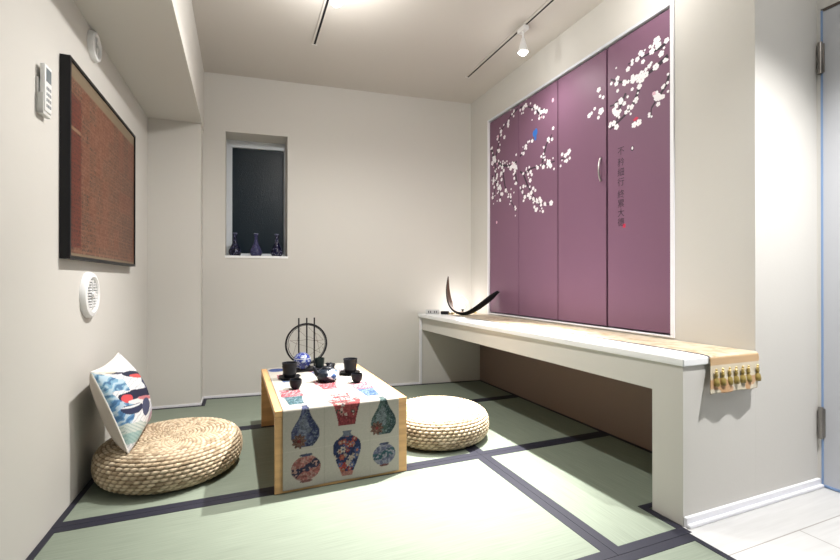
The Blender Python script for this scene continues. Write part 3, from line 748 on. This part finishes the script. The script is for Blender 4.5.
for k, uu in enumerate((.11, .235, .37, .50, .635, .755, .95)):
    x = 2.172 + uu * .277 - .022; y0 = 1.043; z0 = .548
    bm = NB()
    lathe(bm, [(.004, -.062), (.0102, -.060), (.0112, -.050), (.0080, -.036), (.0034, -.031), (.0056, -.026), (.0056, -.019), (.0024, -.014), (.0018, 0)], 12, (x, y0 - .006, z0), 0, True, True)
    t = obj('tassel', bm, M_TASSEL, gr, True); t.matrix_parent_inverse = GI
    bm = NB(); sphere(bm, (x, y0 - .006, z0 - .012), .0055, n=10); sphere(bm, (x + .001, y0 - .006, z0 - .003), .0042, n=10)
    b = obj('bead', bm, M_BEAD, t, True)
for k in range(7):
    x = 2.170 + k * .041; bm = NB()
    tube(bm, [(x, 3.170, ztop + .004), (x + .002, 3.19, ztop + .006), (x + .003, 3.222, ztop + .007)], [.0022, .006, .008], 10)
    t = obj('tassel', bm, M_TASSEL, gr, True); t.matrix_parent_inverse = GI
    bm = NB(); sphere(bm, (x + .001, 3.178, ztop + .008), .0062, n=10); b = obj('bead', bm, M_BEAD, t, True)

# ------------------------------------------------------------------ LEAF LAMP and its socket strip
LX, LY, LZ = 2.235, 3.06, ztop + .0012
leaf = thing('leaf_lamp', 'curved black and tan leaf-shaped lamp glowing at the far end of the bench', 'lamp', (LX, LY, LZ))
LI = Matrix.Translation((-LX, -LY, -LZ))
pth = [((2.130, 3.120, .905), .003), ((2.121, 3.120, .85), .020), ((2.116, 3.119, .79), .036), ((2.120, 3.114, .72), .052), ((2.140, 3.105, .660), .060), ((2.175, 3.090, .620), .060), ((2.225, 3.065, .602), .055),
       ((2.275, 3.030, .608), .054), ((2.325, 2.985, .645), .050), ((2.370, 2.940, .693), .044), ((2.405, 2.900, .740), .034), ((2.428, 2.872, .775), .020), ((2.436, 2.858, .786), .010)]
pts = np.array([p for p, _ in pth]); wd = np.array([w_ for _, w_ in pth])
tt = np.linspace(0, len(pth) - 1, 60)
def cat(A):
    out = []
    for t in tt:
        i = min(int(t), len(A) - 2); f = t - i; p0 = A[max(i - 1, 0)]; p1 = A[i]; p2 = A[i + 1]; p3 = A[min(i + 2, len(A) - 1)]
        out.append(.5 * ((2 * p1) + (-p0 + p2) * f + (2 * p0 - 5 * p1 + 4 * p2 - p3) * f * f + (-p0 + 3 * p1 - 3 * p2 + p3) * f ** 3))
    return np.array(out)
pc = cat(pts); wc = np.maximum(cat(wd), .002)
wdir = np.array([.56, .82, 0]); wdir /= np.linalg.norm(wdir)
na = 11; bm = NB(); rows_o = []; rows_i = []
for i in range(len(pc)):
    tan = pc[min(i + 1, len(pc) - 1)] - pc[max(i - 1, 0)]; tan /= np.linalg.norm(tan)
    f = i / (len(pc) - 1)
    wv = wdir + np.array([.30, -.20, 0]) * max(0, 1 - f * 2.2) + np.array([0, 0, -.80]) * min(1, max(0, (f - .5) * 3)); wv -= tan * np.dot(wv, tan); wv /= np.linalg.norm(wv)
    inn = np.cross(tan, wv); inn /= np.linalg.norm(inn)
    if inn @ (np.array([2.28, 3.05, .85]) - pc[i]) < 0: inn = -inn
    ro, ri = [], []
    for k in range(na):
        a = (k / (na - 1) * 2 - 1); p = pc[i] + wv * a * wc[i] + inn * (.35 * wc[i] * a * a)
        ro.append(bm.verts.new(p - inn * .0022)); ri.append(bm.verts.new(p + inn * .0022))
    rows_o.append(ro); rows_i.append(ri)
low = min(v.co.z for r in rows_o for v in r)
for r in rows_o + rows_i:
    for v in r: v.co.z += LZ + .0 - low if True else 0
for i in range(len(pc) - 1):
    for k in range(na - 1):
        f = bm.faces.new((rows_o[i][k], rows_o[i][k + 1], rows_o[i + 1][k + 1], rows_o[i + 1][k])); f.material_index = 0
        f = bm.faces.new((rows_i[i][k], rows_i[i + 1][k], rows_i[i + 1][k + 1], rows_i[i][k + 1])); f.material_index = 1 
    for k in (0, na - 1):
        f = bm.faces.new((rows_o[i][k], rows_o[i + 1][k], rows_i[i + 1][k], rows_i[i][k])); f.material_index = 0
for i in (0, len(pc) - 1):
    for k in range(na - 1): bm.faces.new((rows_o[i][k], rows_o[i][k + 1], rows_i[i][k + 1], rows_i[i][k]))
o = obj('leaf_shade', bm, [M_BLACKM, M_LEAFIN], leaf, True); o.matrix_parent_inverse = LI
GLX, GLY, GLZ = 2.265, 3.13, .655
bm = NB(); lathe(bm, [(.026, 0), (.026, .008), (.008, .012), (.006, .03), (.011, .034), (.011, .046)], 20, (GLX, GLY, LZ), 0, True, True); o = obj('bulb_holder', bm, M_BLACK, leaf, 50); o.matrix_parent_inverse = LI
bm = NB(); sphere(bm, (GLX, GLY, LZ + .062), .018, n=18); o = obj('bulb', bm, M_LEDBULB, leaf, True); o.matrix_parent_inverse = LI
bm = NB(); pts_ = []
for k in range(25):
    a = k / 24; pts_.append((2.165 + .16 * a, 3.145 - .05 * a, .625 + .115 * math.sin(PI * a) ** .55 + .006 * math.sin(a * 14)))
tube(bm, pts_, .0011, 6); o = obj('wire_loop', bm, M_STEEL, leaf, True); o.matrix_parent_inverse = LI

sk = thing('power_strip', 'small white socket strip lying at the far end of the bench top', 'power strip', (2.085, 3.29, .5893), -.55)
bm = NB(); box(bm, -.070, .045, -.022, .022, 0, .036, bev=.004); obj('strip_body', bm, mat('grey_white_plastic', (.50, .50, .50), .5), sk, 40)
for x in (-.035, .012):
    bm = NB()
    for dx in (-.008, .008): box(bm, x + dx - .003, x + dx + .003, -.0228, -.020, .010, .027)
    obj('socket', bm, M_BLACKM, sk)
pl = thing('power_adapter', 'black plug adapter beside the white socket strip and the leaf lamp', 'adapter', (2.142, 3.218, .5893), -.75)
bm = NB(); box(bm, -.026, .040, -.018, .018, 0, .026, bev=.004); obj('adapter_body', bm, M_BLACKM, pl, 40)
bm = NB(); tube(bm, [(.038, 0, .010), (.055, .004, .006), (.070, .002, .0045)], .0035, 8); obj('cord', bm, M_BLACKM, pl, True)

# ------------------------------------------------------------------ BOTTLES on the sill
def bottle_fn(base, spot, thr, seed):
    def fn(T, Z, Rr):
        n = vnoise(T * 5, Z * 110, seed); n2 = vnoise(T * 11 + 4, Z * 260, seed + 1)
        c = np.ones(T.shape + (3,)) * np.array(base); c[(n2 > thr)] = spot; c[n > .85] = spot
        return c
    return fn
for u, (bx_, base, spot, thr, lab) in enumerate(((.562, (.004, .004, .018), (.13, .14, .24), .84, 'dark blue speckled long-necked bottle at the left of the window sill'),
                                     (.711, (.028, .028, .080), (.07, .07, .16), .70, 'lighter violet-blue long-necked bottle in the middle of the window sill'),
                                     (.862, (.004, .004, .024), (.36, .37, .5), .88, 'dark blue bottle with white blossom marks at the right of the window sill'))):
    o = thing('porcelain_bottle', lab, 'bottle', (bx_, yb(bx_) + .055, wz0 + .001), 2 + u, 'porcelain bottles on the window sill')
    obj('bottle_body', por_mesh([(.001, 0), (.032, 0), (.036, .003), (.043, .016), (.046, .030), (.043, .046), (.034, .064), (.024, .084), (.0155, .104), (.0125, .125), (.0120, .145), (.014, .158), (.0165, .170)], 56, bottle_fn(base, spot, thr, 20 + u)), M_ATTR_POR, o, True)
    bm = NB(); lathe(bm, [(.0166, .169), (.0174, .172), (.0152, .175), (.0110, .173), (.0095, .155)], 28, capb=False); obj('lip', bm, mat('pale_glaze', (.12, .13, .22), .3), o, True)

# ------------------------------------------------------------------ PICTURE on the left wall
fy0, fy1, fz0, fz1, fd = 1.955, 2.915, .944, 1.689, .033
ang = math.atan(LS)
pic = thing('framed_picture', 'large black-framed red and tan calligraphy panel on the left wall', 'picture', (xl((fy0 + fy1) / 2), (fy0 + fy1) / 2, (fz0 + fz1) / 2), -ang)
hw, hh = (fy1 - fy0) / 2, (fz1 - fz0) / 2
bm = NB(); fw_ = .012
box(bm, .0005, fd, -hw, hw, hh - fw_, hh); box(bm, .0005, fd, -hw, hw, -hh, -hh + fw_); box(bm, .0005, fd, -hw, -hw + fw_, -hh + fw_, hh - fw_); box(bm, .0005, fd, hw - fw_, hw, -hh + fw_, hh - fw_)
obj('frame', bm, M_BLACK, pic)
na_, nb_ = 330, 230
Y, Z = np.meshgrid(np.linspace(-hw + fw_, hw - fw_, na_), np.linspace(-hh + fw_, hh - fw_, nb_))
a = (Y + hw) / (2 * hw); b = (Z + hh) / (2 * hh)
gN = np.random.default_rng(9).random((300, 400)); cw = .017
ci = np.floor(Y / cw).astype(int) + 150; cj = np.floor(Z / cw).astype(int) + 150
dots = np.random.default_rng(3).random((nb_, na_)); fine = vnoise(Y * 330, Z * 260, 12)
fx, fz = Y / cw - np.floor(Y / cw), Z / cw - np.floor(Z / cw)
ink = (np.abs(fx - .5) < .36) & (np.abs(fz - .5) < .40) & (fine > .46)
back = np.ones(Y.shape + (3,)) * np.array([.235, .105, .060]); back += (gN[cj % 300, ci % 400][..., None] - .5) * .07 * np.array([1, .8, .6])
C = back.copy(); C[ink] = (.045, .028, .022)
seg = (gN[(cj // 6) % 300, (ci // 5) % 400] > .55)
C[ink & seg] = (.125, .034, .022)
redc = (a > .02) & (a < .135) & (b > .06) & (b < .83); C[redc] = (.17, .036, .020); C[redc & ink] = (.055, .016, .012)
C[(a > .01) & (a < .13) & (np.abs(b - .66) < .008)] = (.28, .17, .10)
mat_ = (b > .915 - .0) | (b < .03) | (a > .985); C[mat_] = (.24, .18, .115)
C = C * .72
Pp = np.stack([np.full(Y.shape, fd - .006), Y, Z], -1)
obj('calligraphy_panel', grid_mesh('cp', Pp, C), M_ATTR_ART, pic)
bm = NB(); box(bm, .001, fd - .0065, -hw + fw_, hw - fw_, -hh + fw_, hh - fw_); obj('backing_board', bm, M_BLACKM, pic)

# ------------------------------------------------------------------ VENTS, REMOTE on the left wall
def vent(y, z, r, label):
    v = thing('wall_vent', label, 'vent', (xl(y), y, z), -ang, 'round white wall vents')
    bm = NB(); lathe(bm, [(r, 0), (r, .010), (r * .93, .020), (r * .78, .023), (r * .70, .018), (r * .68, .006)], 44, capb=True); 
    for q in bm.verts: q.co = Vector((q.co.z + .0005, q.co.x, q.co.y))
    obj('rim', bm, M_WHITEP, v, 40)
    bm = NB()
    for k in range(11):
        zz = -r * .60 + k * r * .12; wv = math.sqrt(max(0, (r * .66) ** 2 - zz * zz))
        if wv > .004: box(bm, .008, .017, -wv, wv, zz - r * .028, zz + r * .028)
    box(bm, .006, .020, -r * .05, r * .05, -r * .66, r * .66)
    obj('louvre', bm, M_WHITEP, v)
    bm = NB(); lathe(bm, [(r * .69, 0), (r * .69, .001), (.001, .0012)], 36)
    for q in bm.verts: q.co = Vector((q.co.z + .0070, q.co.x, q.co.y))
    obj('vent_throat', bm, M_GREYP, v)
    bm = NB(); tube(bm, [(.018, 0, 0), (.027, 0, 0)], r * .12, 16); obj('centre_knob', bm, M_WHITEP, v, 40)
vent(2.250, .803, .098, 'round white louvred wall vent low on the left wall below the framed picture')
vent(2.30, 1.888, .064, 'round white wall vent high on the left wall tucked under the beam')
ry, rz_ = 1.800, 1.496
rem = thing('remote_control', 'white air-conditioner remote in a holder on the left wall beside the picture', 'remote control', (xl(ry), ry, rz_), -ang)
bm = NB(); box(bm, .009, .024, -.026, .026, -.076, .078, bev=.004); obj('remote_body', bm, M_WHITEP, rem, 40)
bm = NB(); box(bm, .0005, .006, -.030, .030, -.086, .030, bev=.002); box(bm, .006, .020, -.031, -.027, -.086, -.02); box(bm, .006, .020, .027, .031, -.086, -.02); box(bm, .006, .020, -.031, .031, -.088, -.078)
box(bm, .0045, .0085, -.020, .020, -.06, .02)
obj('holder', bm, mat('offwhite_plastic', (.62, .62, .60), .4), rem)
bm = NB(); box(bm, .0238, .0246, -.019, .019, .022, .066); obj('display', bm, M_LCD, rem)
for j in range(4):
    for i in range(3):
        bm = NB(); box(bm, .0238, .0256, -.0165 + i * .0125, -.0085 + i * .0125, -.062 + j * .019, -.052 + j * .019, bev=.0006)
        obj('button', bm, M_GREYP, rem)

# ------------------------------------------------------------------ CEILING TRACKS AND SPOTS
def track(x, y0, y1, label):
    t = thing('lighting_track', label, 'lighting track', (x, (y0 + y1) / 2, H - .001))
    l = (y1 - y0) / 2
    bm = NB(); box(bm, -.017, -.0065, -l, l, -.009, 0); box(bm, .0065, .017, -l, l, -.009, 0); box(bm, -.0065, .0065, -l, l, -.002, 0); obj('track_rail', bm, mat('rail_offwhite', (.56, .53, .49), .6), t)
    bm = NB(); box(bm, -.0064, .0064, -l, l, -.0080, -.0021); o = obj('slot', bm, M_BLACKM, t); o['label'] = 'black groove of the track'
    bm = NB(); box(bm, -.0175, .0175, l, l + .006, -.0095, 0, bev=.001); obj('end_cap', bm, M_WHITEP, t)
    return t
track(1.045, .3, 2.855, 'slim white ceiling lighting track with black groove over the tea table')
track(2.180, .3, 2.885, 'slim white ceiling lighting track with black groove above the bench')
def spot(x, y, label):
    t = thing('track_spotlight', label, 'spotlight', (x, y, H - .0105), 0, 'track spotlights')
    bm = NB(); box(bm, -.018, .018, -.036, .036, -.026, 0, bev=.004); obj('adapter', bm, M_WHITEP, t)
    bm = NB(); tube(bm, [(0, 0, -.024), (0, 0, -.072)], .0055, 12); lathe(bm, [(.009, -.034), (.010, -.030), (.009, -.026)], 14, capb=True, capt=True); obj('stem', bm, M_WHITEP, t, 50)
    bm = NB(); lathe(bm, [(.010, -.066), (.012, -.072), (.017, -.094), (.025, -.122), (.030, -.150), (.0285, -.150), (.023, -.121), (.015, -.096)], 28, capb=True); obj('shade', bm, M_WHITEP, t, 60)
    bm = NB(); sphere(bm, (0, 0, -.146), .025, .025, .022, 20); obj('bulb', bm, M_BULB, t, True)
    return t
LAMPS = [(1.045, 2.148, 'white track spotlight over the tea table, at the upper edge of the view'),
         (2.180, 2.19, 'lit white track spotlight hanging in front of the purple closet')]
for x, y, lab in LAMPS: spot(x, y, lab)
def lamp(name, loc, spot_w, point_w, col=(1, .955, .90), ang=130, aim=None):
    if spot_w:
        l = bpy.data.lights.new(name, 'SPOT'); l.energy = spot_w; l.color = col; l.spot_size = math.radians(ang); l.spot_blend = 1; l.shadow_soft_size = .022
        o = bpy.data.objects.new(name, l); COL.objects.link(o); o.location = loc
        if aim: o.rotation_euler = (Vector(aim) - Vector(loc)).to_track_quat('-Z', 'Y').to_euler()
    if point_w:
        l = bpy.data.lights.new(name + '_glow', 'POINT'); l.energy = point_w; l.color = col; l.shadow_soft_size = .03
        o = bpy.data.objects.new(name + '_glow', l); COL.objects.link(o); o.location = loc
BZL = H - .0105 - .200
WH = (1, .975, .935)
lamp('bulb_light', (1.045, 2.148, BZL), 210, 21, WH, aim=(.70, 2.35, 0), ang=80)
lamp('bulb_light', (1.045, 2.148, BZL), 140, 0, WH, ang=172)
lamp('bulb_light', (1.045, 1.62, BZL), 50, 8, WH, ang=172)
lamp('bulb_light', (2.180, 2.19, BZL), 1750, 2, WH, aim=(1.47, 1.98, 0), ang=57)
lamp('bulb_light', (2.180, 2.19, BZL), 25, 0, WH, ang=172)
lamp('bulb_light', (2.180, 1.45, BZL), 130, 7, WH, aim=(1.40, 1.4, 0), ang=68)
lamp('hall_light', (2.40, .44, 2.25), 430, 9, (1, .985, .97), 110)
lamp('leaf_light', (GLX, GLY + .03, LZ + .075), 0, 3, (1, .94, .88))

# ------------------------------------------------------------------ WORLD, CAMERA, VIEW
wd_ = bpy.data.worlds.new('World'); sc.world = wd_; wd_.use_nodes = True
bg = wd_.node_tree.nodes['Background']; bg.inputs['Color'].default_value = (.66, .86, 1.0, 1); bg.inputs['Strength'].default_value = .17
cam = bpy.data.cameras.new('camera'); co = bpy.data.objects.new('camera', cam); COL.objects.link(co)
cam.sensor_width = 36; cam.lens = 434.787 / 840 * 36; cam.clip_start = .02
co.location = (.6177, 0, .8616); co.rotation_euler = (PI / 2 + .0024, 0, -.3868)
sc.camera = co
vs = sc.view_settings; vs.view_transform = 'Standard'; vs.look = 'None'; vs.gamma = 1; vs.use_curve_mapping = False; vs.exposure = -0.76
